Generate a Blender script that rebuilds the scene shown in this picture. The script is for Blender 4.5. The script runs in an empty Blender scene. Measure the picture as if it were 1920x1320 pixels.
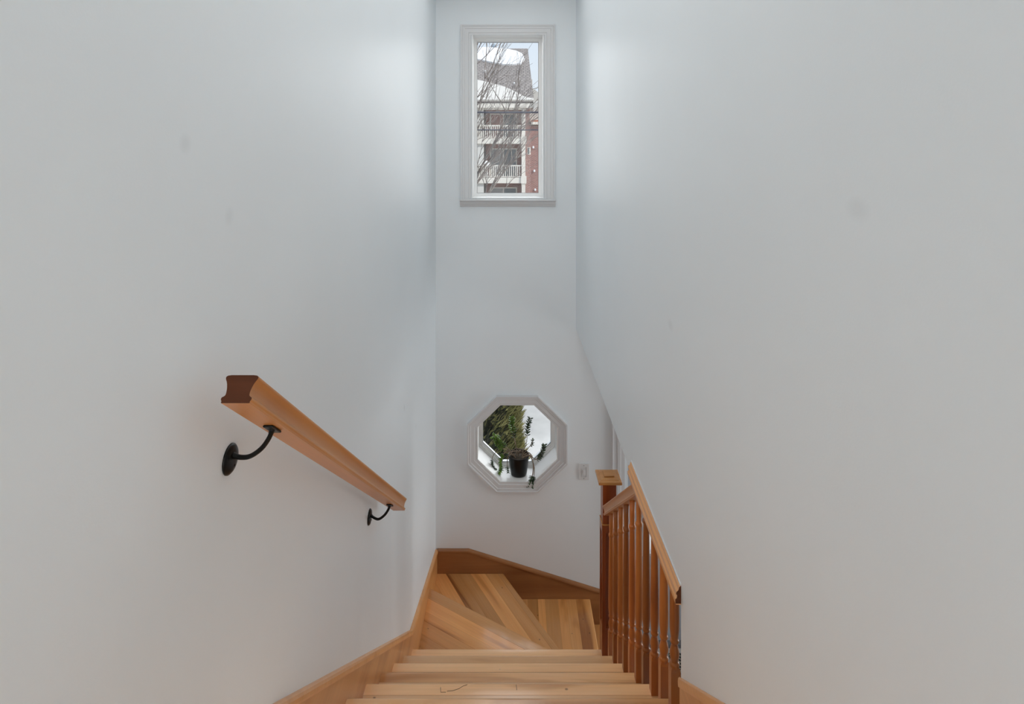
import bpy, bmesh, math, random
from mathutils import Vector, Matrix

random.seed(11)
C = bpy.context.scene.collection
SC = bpy.context.scene

# ------------------------------------------------------------------ camera
ZC = 3.453                      # eye height above the foyer floor
F = 1050.0                      # focal length in pixels of a 1920 wide frame
cam = bpy.data.cameras.new('camera')
cam.sensor_width = 36.0
cam.lens = F / 1920 * 36.0
cam.shift_x = (960 - 955) / 1920
cam.shift_y = -(660 - 290) / 1920
cam.clip_start = 0.02
cam.clip_end = 400
camo = bpy.data.objects.new('camera', cam)
camo.location = (0, 0, ZC)
camo.rotation_euler = (math.pi / 2, 0, 0)
C.objects.link(camo)
SC.camera = camo

SC.cycles.max_bounces = 16
SC.cycles.diffuse_bounces = 10
SC.cycles.sample_clamp_indirect = 4.0

# ------------------------------------------------------------------ world, sun, exposure
SC.view_settings.view_transform = 'Standard'
SC.view_settings.look = 'None'
SC.view_settings.exposure = 0.17
SC.view_settings.gamma = 1.0
SC.view_settings.use_curve_mapping = False
W = bpy.data.worlds.new('sky')
SC.world = W
W.use_nodes = True
wn = W.node_tree.nodes
wl = W.node_tree.links
wn.clear()
wo = wn.new('ShaderNodeOutputWorld')
bg = wn.new('ShaderNodeBackground')
tc = wn.new('ShaderNodeTexCoord')
sep = wn.new('ShaderNodeSeparateXYZ')
rmp = wn.new('ShaderNodeValToRGB')
rmp.color_ramp.elements[0].position = 0.0
rmp.color_ramp.elements[0].color = (0.80, 0.84, 0.88, 1)
rmp.color_ramp.elements[1].position = 0.5
rmp.color_ramp.elements[1].color = (0.50, 0.64, 0.84, 1)
wl.new(tc.outputs['Generated'], sep.inputs[0])
wl.new(sep.outputs['Z'], rmp.inputs[0])
wl.new(rmp.outputs[0], bg.inputs[0])
bg.inputs[1].default_value = 1.0
wl.new(bg.outputs[0], wo.inputs[0])


def light(name, kind, loc, rot, energy, color=(1, 1, 1), size=1.0, size_y=None, spread=None):
    l = bpy.data.lights.new(name, kind)
    l.energy = energy
    l.color = color
    if kind == 'AREA':
        l.shape = 'RECTANGLE' if size_y else 'DISK'
        l.size = size
        if size_y:
            l.size_y = size_y
        if spread:
            l.spread = spread
    if kind == 'SUN':
        l.angle = math.radians(3)
    o = bpy.data.objects.new(name, l)
    o.location = loc
    o.rotation_euler = rot
    C.objects.link(o)
    return o


CEIL = ZC + 1.15
# soft winter sun from behind the house and from the right
light('sun', 'SUN', (0, 0, 20), (math.radians(54), 0, math.radians(52)), 2.2, (1.0, 0.95, 0.88))
# added second sun, very wide, boosting the daylight through both windows
dl = light('window_daylight_fill', 'SUN', (0, 8, 20), (0, 0, 0), 3.1, (1.0, 0.985, 0.965))
dl.data.angle = math.radians(80)
dl.rotation_euler = Vector((0.12, 0.88, 0.46)).to_track_quat('Z', 'Y').to_euler()
# unseen fill panels added under the ceilings: a long stairwell one, a foyer one
light('stairwell_ceiling_fill', 'AREA', (-0.02, 2.1, CEIL - 0.03), (0, 0, 0), 7.5, (1.0, 0.995, 0.985), 0.8, 2.8)
# fill panel added at the back of the hall, behind the camera
light('rear_fill', 'AREA', (-0.02, -3.0, ZC + 0.1), (math.radians(90), 0, 0), 26, (0.955, 0.985, 1.0), 0.9, 1.9)
light('foyer_side_fill', 'AREA', (2.98, 3.2, 1.15), (0, math.radians(90), 0), 10.5, (0.96, 0.985, 1.0), 1.5, 0.9, math.radians(110))  # unseen fill added at the foyer side to lift the lower left wall
light('foyer_ceiling_fill', 'AREA', (1.9, 2.6, 2.19), (0, 0, 0), 2, (1.0, 0.98, 0.95), 0.5)  # unseen fill added to brighten the foyer


# ------------------------------------------------------------------ materials
def new_mat(name):
    m = bpy.data.materials.new(name)
    m.use_nodes = True
    n = m.node_tree.nodes
    b = n['Principled BSDF']
    return m, n, m.node_tree.links, b


def plain(name, col, rough=0.5, metal=0.0, coat=0.0, spec=0.5):
    m, n, l, b = new_mat(name)
    b.inputs['Base Color'].default_value = (*col, 1)
    b.inputs['Roughness'].default_value = rough
    b.inputs['Metallic'].default_value = metal
    b.inputs['Coat Weight'].default_value = coat
    b.inputs['Specular IOR Level'].default_value = spec
    return m


def noisy(name, c0, c1, scale, rough=0.6, bump=0.0, stretch=(1, 1, 1), detail=4, p0=0.35, p1=0.65, bscale=None, spec=0.5):
    m, n, l, b = new_mat(name)
    t = n.new('ShaderNodeTexCoord')
    mp = n.new('ShaderNodeMapping')
    mp.inputs['Scale'].default_value = stretch
    nz = n.new('ShaderNodeTexNoise')
    nz.inputs['Scale'].default_value = scale
    nz.inputs['Detail'].default_value = detail
    r = n.new('ShaderNodeValToRGB')
    r.color_ramp.elements[0].position = p0
    r.color_ramp.elements[1].position = p1
    r.color_ramp.elements[0].color = (*c0, 1)
    r.color_ramp.elements[1].color = (*c1, 1)
    l.new(t.outputs['Object'], mp.inputs[0])
    l.new(mp.outputs[0], nz.inputs['Vector'])
    l.new(nz.outputs[0], r.inputs[0])
    l.new(r.outputs[0], b.inputs['Base Color'])
    b.inputs['Roughness'].default_value = rough
    b.inputs['Specular IOR Level'].default_value = spec
    if bump:
        n2 = n.new('ShaderNodeTexNoise')
        n2.inputs['Scale'].default_value = bscale or scale
        n2.inputs['Detail'].default_value = 3
        l.new(mp.outputs[0], n2.inputs['Vector'])
        bp = n.new('ShaderNodeBump')
        bp.inputs['Strength'].default_value = bump
        bp.inputs['Distance'].default_value = 0.002
        l.new(n2.outputs[0], bp.inputs['Height'])
        l.new(bp.outputs[0], b.inputs['Normal'])
    return m


def wood(name, light_c, mid_c, dark_c, axis='X', rough=0.32, var=0.12, scale=1.0, coat=0.15, heart=True):
    """grain runs along the object's own axis"""
    m, n, l, b = new_mat(name)
    t = n.new('ShaderNodeTexCoord')
    oi = n.new('ShaderNodeObjectInfo')
    mul = n.new('ShaderNodeMath'); mul.operation = 'MULTIPLY'; mul.inputs[1].default_value = 37.0
    l.new(oi.outputs['Random'], mul.inputs[0])
    add = n.new('ShaderNodeVectorMath'); add.operation = 'ADD'
    l.new(t.outputs['Object'], add.inputs[0])
    l.new(mul.outputs[0], add.inputs[1])
    a, s = 1.1 * scale, 9.0 * scale
    st = {'X': (a, s, s), 'Y': (s, a, s), 'Z': (s, s, a)}[axis]
    mp = n.new('ShaderNodeMapping')
    mp.inputs['Scale'].default_value = st
    l.new(add.outputs[0], mp.inputs[0])
    nz = n.new('ShaderNodeTexNoise')
    nz.inputs['Scale'].default_value = 1.5
    nz.inputs['Detail'].default_value = 3
    nz.inputs['Distortion'].default_value = 0.7
    l.new(mp.outputs[0], nz.inputs['Vector'])
    r = n.new('ShaderNodeValToRGB')
    cr = r.color_ramp
    cr.elements[0].position = 0.25
    cr.elements[0].color = (*dark_c, 1)
    cr.elements[1].position = 0.72
    cr.elements[1].color = (*light_c, 1)
    e = cr.elements.new(0.42); e.color = (*mid_c, 1)
    l.new(nz.outputs[0], r.inputs[0])
    # fine streaks
    st2 = {'X': (3, 120, 120), 'Y': (120, 3, 120), 'Z': (120, 120, 3)}[axis]
    mp2 = n.new('ShaderNodeMapping'); mp2.inputs['Scale'].default_value = st2
    l.new(add.outputs[0], mp2.inputs[0])
    n2 = n.new('ShaderNodeTexNoise'); n2.inputs['Scale'].default_value = 1.0; n2.inputs['Detail'].default_value = 4
    l.new(mp2.outputs[0], n2.inputs['Vector'])
    mr = n.new('ShaderNodeMapRange')
    mr.inputs['From Min'].default_value = 0.3; mr.inputs['From Max'].default_value = 0.7
    mr.inputs['To Min'].default_value = 0.95; mr.inputs['To Max'].default_value = 1.05
    l.new(n2.outputs[0], mr.inputs[0])
    rv = n.new('ShaderNodeMapRange')
    rv.inputs['To Min'].default_value = 1.0 - var; rv.inputs['To Max'].default_value = 1.0 + var * 0.6
    l.new(oi.outputs['Random'], rv.inputs[0])
    mm = n.new('ShaderNodeMath'); mm.operation = 'MULTIPLY'
    l.new(mr.outputs[0], mm.inputs[0]); l.new(rv.outputs[0], mm.inputs[1])
    vm = n.new('ShaderNodeVectorMath'); vm.operation = 'SCALE'
    l.new(r.outputs[0], vm.inputs[0]); l.new(mm.outputs[0], vm.inputs['Scale'])
    if 'maple treads' in name:               # small knots and dents in the worn boards
        vo = n.new('ShaderNodeTexVoronoi'); vo.inputs['Scale'].default_value = 11
        mpv = n.new('ShaderNodeMapping'); mpv.inputs['Scale'].default_value = (.7, 1, 1)
        l.new(add.outputs[0], mpv.inputs[0]); l.new(mpv.outputs[0], vo.inputs['Vector'])
        lt = n.new('ShaderNodeMapRange')
        lt.inputs['From Min'].default_value = .028; lt.inputs['From Max'].default_value = .055
        lt.inputs['To Min'].default_value = .40; lt.inputs['To Max'].default_value = 1.0
        l.new(vo.outputs['Distance'], lt.inputs[0])
        v2 = n.new('ShaderNodeVectorMath'); v2.operation = 'SCALE'
        l.new(vm.outputs[0], v2.inputs[0]); l.new(lt.outputs[0], v2.inputs['Scale'])
        vm = v2
        cr.elements[0].position = .31
    l.new(vm.outputs[0], b.inputs['Base Color'])
    b.inputs['Roughness'].default_value = rough
    b.inputs['Coat Weight'].default_value = coat
    b.inputs['Coat Roughness'].default_value = 0.12
    return m


def wall_paint(name, col, rough=0.42, scuffs=()):
    m, n, l, b = new_mat(name)
    t = n.new('ShaderNodeTexCoord')
    nz = n.new('ShaderNodeTexNoise'); nz.inputs['Scale'].default_value = 1.7; nz.inputs['Detail'].default_value = 2
    l.new(t.outputs['Object'], nz.inputs['Vector'])
    r = n.new('ShaderNodeValToRGB')
    r.color_ramp.elements[0].position = 0.3; r.color_ramp.elements[1].position = 0.7
    r.color_ramp.elements[0].color = (*[c * 0.97 for c in col], 1)
    r.color_ramp.elements[1].color = (*col, 1)
    l.new(nz.outputs[0], r.inputs[0])
    out = r.outputs[0]
    for (cx, cy, cz, sx, sy, sz, k) in scuffs:       # worn marks with a place of their own
        mp = n.new('ShaderNodeVectorMath'); mp.operation = 'SUBTRACT'; mp.inputs[1].default_value = (cx, cy, cz)
        l.new(t.outputs['Object'], mp.inputs[0])
        dv = n.new('ShaderNodeVectorMath'); dv.operation = 'DIVIDE'; dv.inputs[1].default_value = (sx, sy, sz)
        l.new(mp.outputs[0], dv.inputs[0])
        ln = n.new('ShaderNodeVectorMath'); ln.operation = 'LENGTH'
        l.new(dv.outputs[0], ln.inputs[0])
        mr = n.new('ShaderNodeMapRange')
        mr.inputs['From Min'].default_value = 1.0; mr.inputs['From Max'].default_value = 0.3
        mr.inputs['To Min'].default_value = 0.0; mr.inputs['To Max'].default_value = k
        l.new(ln.outputs['Value'], mr.inputs[0])
        mx = n.new('ShaderNodeMixRGB')
        l.new(mr.outputs[0], mx.inputs[0]); l.new(out, mx.inputs[1])
        mx.inputs[2].default_value = (0.25, 0.25, 0.25, 1)
        out = mx.outputs[0]
    l.new(out, b.inputs['Base Color'])
    n2 = n.new('ShaderNodeTexNoise'); n2.inputs['Scale'].default_value = 260; n2.inputs['Detail'].default_value = 2
    l.new(t.outputs['Object'], n2.inputs['Vector'])
    bp = n.new('ShaderNodeBump'); bp.inputs['Strength'].default_value = 0.10; bp.inputs['Distance'].default_value = 0.001
    l.new(n2.outputs[0], bp.inputs['Height'])
    l.new(bp.outputs[0], b.inputs['Normal'])
    b.inputs['Roughness'].default_value = rough
    return m


M = {}
GREY = (0.795, 0.838, 0.862)
M['wall'] = wall_paint('pale grey wall paint', GREY, 0.42, [
    (-0.515, 2.746, 2.211, .05, .006, .022, .55), (-0.515, 3.09, 1.953, .05, .005, .02, .55),
    (0.466, 1.62, 2.96, .05, .03, .02, .10), (0.466, 0.75, 3.38, .05, .03, .02, .08),
    (-0.515, 0.89, 3.47, .05, .02, .02, .10), (-0.515, 1.03, 3.34, .05, .02, .02, .08)])
M['wall_far'] = wall_paint('grey wall paint', GREY, 0.5)
M['ceiling'] = plain('white ceiling paint', (0.80, 0.80, 0.80), 0.8)
M['trim_grey'] = plain('grey semi-gloss trim paint', (0.66, 0.665, 0.67), 0.3)
M['white'] = plain('white vinyl', (0.90, 0.90, 0.89), 0.3)
M['seal'] = plain('grey rubber seal', (0.16, 0.16, 0.17), 0.6)
M['switch'] = plain('white switch plastic', (0.68, 0.68, 0.68), 0.3)
M['door'] = plain('blue grey door paint', (0.42, 0.45, 0.50), 0.4)
M['floor'] = noisy('pale stone floor tile', (0.50, 0.49, 0.47), (0.62, 0.61, 0.59), 6, 0.35)
M['iron'] = plain('black iron', (0.004, 0.004, 0.004), 0.35, 0.0, 0.0, 0.22)
M['maple'] = wood('maple treads', (0.92, 0.57, 0.30), (0.86, 0.49, 0.23), (0.50, 0.225, 0.075), 'X', 0.24, 0.20, 0.6, 0.35)
M['maple_shaded'] = wood('shaded maple treads', (0.84, 0.43, 0.160), (0.73, 0.335, 0.105), (0.36, 0.130, 0.033), 'X', 0.25, 0.30, 0.6, 0.35)  # same maple with the dimmer light of the lower treads put into its colour
M['maple_y'] = wood('maple boards', (0.70, 0.34, 0.115), (0.62, 0.275, 0.085), (0.46, 0.18, 0.05), 'Y', 0.34, 0.10, 0.7)
M['maple_x_shaded'] = wood('shaded maple board', (0.34, 0.145, 0.050), (0.27, 0.108, 0.034), (0.18, 0.062, 0.018), 'X', 0.34, 0.10, 0.7)  # shade on the far skirting put into the maple colour
M['rail'] = wood('cherry rail', (0.60, 0.265, 0.078), (0.52, 0.210, 0.056), (0.38, 0.130, 0.030), 'X', 0.32, 0.0, 0.7, 0.0)
M['rail'].node_tree.nodes['Principled BSDF'].inputs['Specular IOR Level'].default_value = 0.45
M['trimwood'] = wood('maple moulding', (0.74, 0.37, 0.145), (0.68, 0.32, 0.115), (0.54, 0.23, 0.07), 'Y', 0.30, 0.0, 0.8, 0.1)
M['cherry'] = wood('cherry spindles', (0.64, 0.215, 0.045), (0.47, 0.140, 0.028), (0.27, 0.066, 0.013), 'Z', 0.34, 0.38, 0.8, 0.08)
M['newel'] = wood('cherry newel', (0.36, 0.085, 0.020), (0.28, 0.060, 0.014), (0.18, 0.034, 0.008), 'Z', 0.32, 0.0, 0.8, 0.25)
M['cap'] = wood('newel cap wood', (0.62, 0.30, 0.10), (0.52, 0.235, 0.07), (0.32, 0.12, 0.03), 'X', 0.27, 0.0, 1.5, 0.3)
M['endgrain'] = wood('dark end grain', (0.11, 0.034, 0.013), (0.085, 0.025, 0.009), (0.055, 0.015, 0.006), 'Y', 0.55, 0.0, 2.0, 0.0)
M['endgrain'].node_tree.nodes['Principled BSDF'].inputs['Specular IOR Level'].default_value = 0.2
M['pot'] = plain('black glazed pot', (0.006, 0.006, 0.007), 0.30, 0.0, 0.0, 0.3)
M['soil'] = noisy('potting soil', (0.02, 0.015, 0.01), (0.10, 0.075, 0.05), 150, 0.95)
M['stem'] = noisy('brown stem', (0.13, 0.085, 0.055), (0.34, 0.26, 0.18), 60, 0.7)
M['leaf'] = noisy('jade leaf', (0.045, 0.10, 0.012), (0.17, 0.30, 0.035), 40, 0.35)
M['leaf_dark'] = noisy('dark jade leaf', (0.010, 0.022, 0.008), (0.045, 0.09, 0.03), 40, 0.35)
M['snow'] = noisy('snow', (0.34, 0.325, 0.305), (0.53, 0.51, 0.48), 1.3, 0.8, 0.6, bscale=3)
M['eavesnow'] = plain('sun-tinted eave snow', (0.70, 0.655, 0.60), 0.8)  # warm sunlight put into the colour of the eave snow
M['roofsnow'] = plain('roof snow', (0.86, 0.86, 0.87), 0.8)
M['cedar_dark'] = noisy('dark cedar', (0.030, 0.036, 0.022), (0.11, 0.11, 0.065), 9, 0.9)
M['cedar_sunlit'] = noisy('sunlit cedar', (0.17, 0.16, 0.055), (0.40, 0.36, 0.14), 9, 0.9)  # sunlight on the right side put into the foliage colour
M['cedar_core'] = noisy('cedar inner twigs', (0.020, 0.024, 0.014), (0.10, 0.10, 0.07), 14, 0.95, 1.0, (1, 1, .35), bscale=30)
M['bark'] = noisy('bark', (0.13, 0.10, 0.09), (0.30, 0.26, 0.23), 8, 0.9)
M['cable'] = plain('cable', (0.05, 0.05, 0.07), 0.6)
M['cream'] = plain('cream painted wood', (0.74, 0.69, 0.62), 0.7)
M['cream2'] = plain('pale siding', (0.66, 0.64, 0.60), 0.7)
M['bglass'] = plain('dark far glass', (0.15, 0.16, 0.17), 0.15)
M['curtain'] = plain('grey curtain behind glass', (0.34, 0.33, 0.32), 0.6)
M['vent'] = plain('vent metal', (0.30, 0.36, 0.42), 0.6)
M['tile_red'] = plain('red ledge', (0.42, 0.17, 0.11), 0.7)


def brick_mat():
    m, n, l, b = new_mat('red brick')
    t = n.new('ShaderNodeTexCoord')
    mp = n.new('ShaderNodeMapping')
    mp.inputs['Rotation'].default_value = (math.radians(90), 0, 0)
    l.new(t.outputs['Object'], mp.inputs[0])
    br = n.new('ShaderNodeTexBrick')
    br.inputs['Color1'].default_value = (0.37, 0.175, 0.145, 1)
    br.inputs['Color2'].default_value = (0.25, 0.115, 0.10, 1)
    br.inputs['Mortar'].default_value = (0.42, 0.33, 0.30, 1)
    br.inputs['Scale'].default_value = 1.0
    br.inputs['Brick Width'].default_value = 0.22
    br.inputs['Row Height'].default_value = 0.075
    br.inputs['Mortar Size'].default_value = 0.010
    l.new(mp.outputs[0], br.inputs['Vector'])
    l.new(br.outputs[0], b.inputs['Base Color'])
    b.inputs['Roughness'].default_value = 0.9
    return m


def shingle_mat():
    m, n, l, b = new_mat('brown grey shingles')
    t = n.new('ShaderNodeTexCoord')
    br = n.new('ShaderNodeTexBrick')
    br.inputs['Color1'].default_value = (0.38, 0.335, 0.305, 1)
    br.inputs['Color2'].default_value = (0.28, 0.245, 0.225, 1)
    br.inputs['Mortar'].default_value = (0.14, 0.125, 0.12, 1)
    br.inputs['Brick Width'].default_value = 0.30
    br.inputs['Row Height'].default_value = 0.24
    br.inputs['Mortar Size'].default_value = 0.02
    br.inputs['Scale'].default_value = 1.0
    l.new(t.outputs['Object'], br.inputs['Vector'])
    l.new(br.outputs[0], b.inputs['Base Color'])
    b.inputs['Roughness'].default_value = 0.95
    return m


def glass_mat(name, refl=0.06):
    m, n, l, b = new_mat(name)
    n.remove(b)
    out = n['Material Output']
    tr = n.new('ShaderNodeBsdfTransparent'); tr.inputs[0].default_value = (0.97, 0.98, 0.98, 1)
    gl = n.new('ShaderNodeBsdfGlossy'); gl.inputs['Roughness'].default_value = 0.02
    fr = n.new('ShaderNodeFresnel'); fr.inputs['IOR'].default_value = 1.18
    mx = n.new('ShaderNodeMixShader')
    l.new(fr.outputs[0], mx.inputs[0]); l.new(tr.outputs[0], mx.inputs[1]); l.new(gl.outputs[0], mx.inputs[2])
    l.new(mx.outputs[0], out.inputs[0])
    return m


def mat_mat():
    m, n, l, b = new_mat('black woven mat with pale lines')
    t = n.new('ShaderNodeTexCoord')
    mp = n.new('ShaderNodeMapping'); mp.inputs['Rotation'].default_value = (0, 0, math.radians(45))
    l.new(t.outputs['Object'], mp.inputs[0])
    br = n.new('ShaderNodeTexBrick')
    br.inputs['Color1'].default_value = (0.012, 0.012, 0.012, 1)
    br.inputs['Color2'].default_value = (0.02, 0.02, 0.02, 1)
    br.inputs['Mortar'].default_value = (0.45, 0.40, 0.32, 1)
    br.inputs['Brick Width'].default_value = 0.06
    br.inputs['Row Height'].default_value = 0.022
    br.inputs['Mortar Size'].default_value = 0.003
    br.inputs['Scale'].default_value = 1.0
    l.new(mp.outputs[0], br.inputs['Vector'])
    l.new(br.outputs[0], b.inputs['Base Color'])
    b.inputs['Roughness'].default_value = 0.9
    return m


M['brick'] = brick_mat()
M['shingle'] = shingle_mat()
M['glass'] = glass_mat('window glass')
M['mat'] = mat_mat()


# ------------------------------------------------------------------ object helpers
def wm(o):
    return (wm(o.parent) if o.parent else Matrix.Identity(4)) @ o.matrix_basis


def link(o, parent=None, world=None):
    C.objects.link(o)
    world = world or Matrix.Identity(4)
    if parent:
        o.parent = parent
        o.matrix_basis = wm(parent).inverted() @ world
    else:
        o.matrix_basis = world
    return o


def obj(name, bm, mat, parent=None, world=None, smooth=False, bevel=0.0, recalc=True):
    """bm holds coordinates local to `world` (identity: world coordinates)"""
    if recalc:
        bmesh.ops.recalc_face_normals(bm, faces=bm.faces)
    me = bpy.data.meshes.new(name)
    bm.to_mesh(me)
    bm.free()
    me.materials.append(mat)
    if smooth:
        for p in me.polygons:
            p.use_smooth = True
    o = bpy.data.objects.new(name, me)
    link(o, parent, world)
    if bevel:
        b = o.modifiers.new('bevel', 'BEVEL')
        b.width = bevel
        b.segments = 2
        b.limit_method = 'ANGLE'
        b.angle_limit = math.radians(35)
    return o


def frame(origin, ang):
    """world matrix: local x runs along direction ang in plan"""
    return Matrix.Translation(Vector(origin)) @ Matrix.Rotation(ang, 4, 'Z')


def tag(o, label, cat, group=None, kind=None):
    o['label'] = label
    o['category'] = cat
    if group:
        o['group'] = group
    if kind:
        o['kind'] = kind
    return o


def empty(name, loc, label=None, cat=None, group=None):
    o = bpy.data.objects.new(name, None)
    o.empty_display_size = 0.1
    link(o, None, Matrix.Translation(Vector(loc)))
    if label:
        tag(o, label, cat, group)
    return o


def struct(o, label=None, cat=None):
    o['kind'] = 'structure'
    if label:
        o['label'] = label
    if cat:
        o['category'] = cat
    return o


def box(bm, x0, x1, y0, y1, z0, z1):
    v = [bm.verts.new((x, y, z)) for z in (z0, z1) for (x, y) in ((x0, y0), (x1, y0), (x1, y1), (x0, y1))]
    for f in ((0, 3, 2, 1), (4, 5, 6, 7), (0, 1, 5, 4), (1, 2, 6, 5), (2, 3, 7, 6), (3, 0, 4, 7)):
        bm.faces.new([v[i] for i in f])


def boxo(name, mat, x0, x1, y0, y1, z0, z1, parent=None, bevel=0.0):
    """box whose object origin is its own centre of base"""
    bm = bmesh.new()
    cx, cy = (x0 + x1) / 2, (y0 + y1) / 2
    box(bm, x0 - cx, x1 - cx, y0 - cy, y1 - cy, 0, z1 - z0)
    return obj(name, bm, mat, parent, Matrix.Translation((cx, cy, z0)), bevel=bevel)


def prism(bm, pts, d):
    """pts: 3D loop, extruded by vector d"""
    d = Vector(d)
    a = [bm.verts.new(p) for p in pts]
    b = [bm.verts.new(Vector(p) + d) for p in pts]
    n = len(pts)
    bm.faces.new(a)
    bm.faces.new(list(reversed(b)))
    for i in range(n):
        bm.faces.new((a[i], b[i], b[(i + 1) % n], a[(i + 1) % n]))


def sweep(bm, path, normal, prof, closed=False):
    """path lies in a plane with unit `normal`; prof = [(out, up)], up = inward side of the path"""
    N = Vector(normal)
    P = [Vector(p) for p in path]
    n = len(P)
    rings = []
    for i in range(n):
        if closed:
            t0 = (P[i] - P[i - 1]).normalized(); t1 = (P[(i + 1) % n] - P[i]).normalized()
        else:
            t0 = (P[i] - P[i - 1]).normalized() if i else (P[1] - P[0]).normalized()
            t1 = (P[i + 1] - P[i]).normalized() if i < n - 1 else t0
        u0, u1 = N.cross(t0), N.cross(t1)
        u = (u0 + u1)
        u = u / max(1e-6, (1 + u0.dot(u1)))
        rings.append([bm.verts.new(P[i] + N * a + u * b) for a, b in prof])
    k = len(prof)
    for i in range(n if closed else n - 1):
        A, B = rings[i], rings[(i + 1) % n]
        for j in range(k):
            bm.faces.new((A[j], A[(j + 1) % k], B[(j + 1) % k], B[j]))
    if not closed:
        bm.faces.new(rings[0])
        bm.faces.new(list(reversed(rings[-1])))


def lathe(bm, prof, segs=20, c=(0, 0, 0), axis='Z', cap=True):
    rings = []
    c = Vector(c)
    for r, h in prof:
        ring = []
        for i in range(segs):
            a = 2 * math.pi * i / segs
            if axis == 'Z':
                p = (r * math.cos(a), r * math.sin(a), h)
            else:
                p = (h, r * math.cos(a), r * math.sin(a))
            ring.append(bm.verts.new(c + Vector(p)))
        rings.append(ring)
    for A, B in zip(rings, rings[1:]):
        for i in range(segs):
            bm.faces.new((A[i], A[(i + 1) % segs], B[(i + 1) % segs], B[i]))
    if cap:
        bm.faces.new(rings[0])
        bm.faces.new(rings[-1])


def tube(bm, pts, radii, segs=8):
    P = [Vector(p) for p in pts]
    if not hasattr(radii, '__len__'):
        radii = [radii] * len(P)
    rings = []
    ref = None
    for i, p in enumerate(P):
        t = (P[min(i + 1, len(P) - 1)] - P[max(i - 1, 0)]).normalized()
        if ref is None:
            ref = Vector((0, 0, 1)) if abs(t.z) < 0.9 else Vector((1, 0, 0))
        u = (ref - t * ref.dot(t)).normalized()
        ref = u
        v = t.cross(u)
        rings.append([bm.verts.new(p + (u * math.cos(2 * math.pi * k / segs) + v * math.sin(2 * math.pi * k / segs)) * radii[i]) for k in range(segs)])
    for A, B in zip(rings, rings[1:]):
        for k in range(segs):
            bm.faces.new((A[k], A[(k + 1) % segs], B[(k + 1) % segs], B[k]))
    bm.faces.new(rings[0])
    bm.faces.new(rings[-1])


def spline(pts, n=6):
    """Catmull-Rom through pts"""
    P = [Vector(p) for p in pts]
    P = [2 * P[0] - P[1]] + P + [2 * P[-1] - P[-2]]
    out = []
    for i in range(1, len(P) - 2):
        for k in range(n):
            t = k / n
            a, b, c, d = P[i - 1], P[i], P[i + 1], P[i + 2]
            out.append(0.5 * ((2 * b) + (c - a) * t + (2 * a - 5 * b + 4 * c - d) * t * t + (3 * b - a - 3 * c + d) * t ** 3))
    out.append(P[-2])
    return out


def plate_with_holes(loops, y0, y1):
    """flat wall in the XZ plane between y0 and y1; loops = outer loop and hole loops of (x, z)"""
    bm = bmesh.new()
    for lp in loops:
        vs = [bm.verts.new((x, y0, z)) for x, z in lp]
        for i in range(len(vs)):
            bm.edges.new((vs[i], vs[(i + 1) % len(vs)]))
    bmesh.ops.triangle_fill(bm, use_beauty=True, use_dissolve=False, edges=bm.edges[:])
    faces = bm.faces[:]
    r = bmesh.ops.extrude_face_region(bm, geom=faces)
    vs = [g for g in r['geom'] if isinstance(g, bmesh.types.BMVert)]
    bmesh.ops.translate(bm, verts=vs, vec=(0, y1 - y0, 0))
    return bm


def H(h):
    return ZC - h


# ------------------------------------------------------------------ dimensions
XL, XR = -0.515, 0.466            # stairwell walls
YF = 3.918                        # far wall
G, R = 0.2345, 0.1768             # going, rise
D0, H0 = 2.913, 2.569             # edge of the lowest straight tread
SL = R / G
WB = 1.2165                       # bottom of the right wall below the eye
YE = 1.52                         # where the right wall reaches down to the stairs
TOP = CEIL
UF = H(H0 - 7 * R)                # upper floor
SKF = -0.503                      # face of the left skirting


def octo(cx, cz, ax, az, y=None):
    k = math.tan(math.pi / 8)
    p = [(cx - ax, cz - az * k), (cx - ax, cz + az * k), (cx - ax * k, cz + az), (cx + ax * k, cz + az),
         (cx + ax, cz + az * k), (cx + ax, cz - az * k), (cx + ax * k, cz - az), (cx - ax * k, cz - az)]
    return p if y is None else [(x, y, z) for x, z in p]


# upper window opening, octagon opening, door opening
WX0, WX1, WZ0, WZ1 = -0.2612, 0.2388, H(0.306), H(-0.8433)
OCX, OCZ, OAX, OAZ = 0.056, H(2.0135), 0.281, 0.273
DX0, DX1, DZ1 = 0.83, 1.64, 2.06
FX = 3.1                          # right end of the foyer
TH = 0.24                         # far wall thickness

# ------------------------------------------------------------------ room shell
bm = plate_with_holes([[(XL - .15, -.15), (FX, -.15), (FX, TOP), (XL - .15, TOP)],
                       [(WX0, WZ0), (WX1, WZ0), (WX1, WZ1), (WX0, WZ1)],
                       octo(OCX, OCZ, OAX, OAZ),
                       [(DX0, 0.001), (DX1, 0.001), (DX1, DZ1), (DX0, DZ1)]], YF, YF + TH)
struct(obj('wall_far', bm, M['wall_far']), 'grey end wall of the stairwell with the two windows')
struct(boxo('wall_left', M['wall'], XL - .15, XL, -3.2, YF, 0, TOP), 'long grey wall on the left carrying the handrail')
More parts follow.
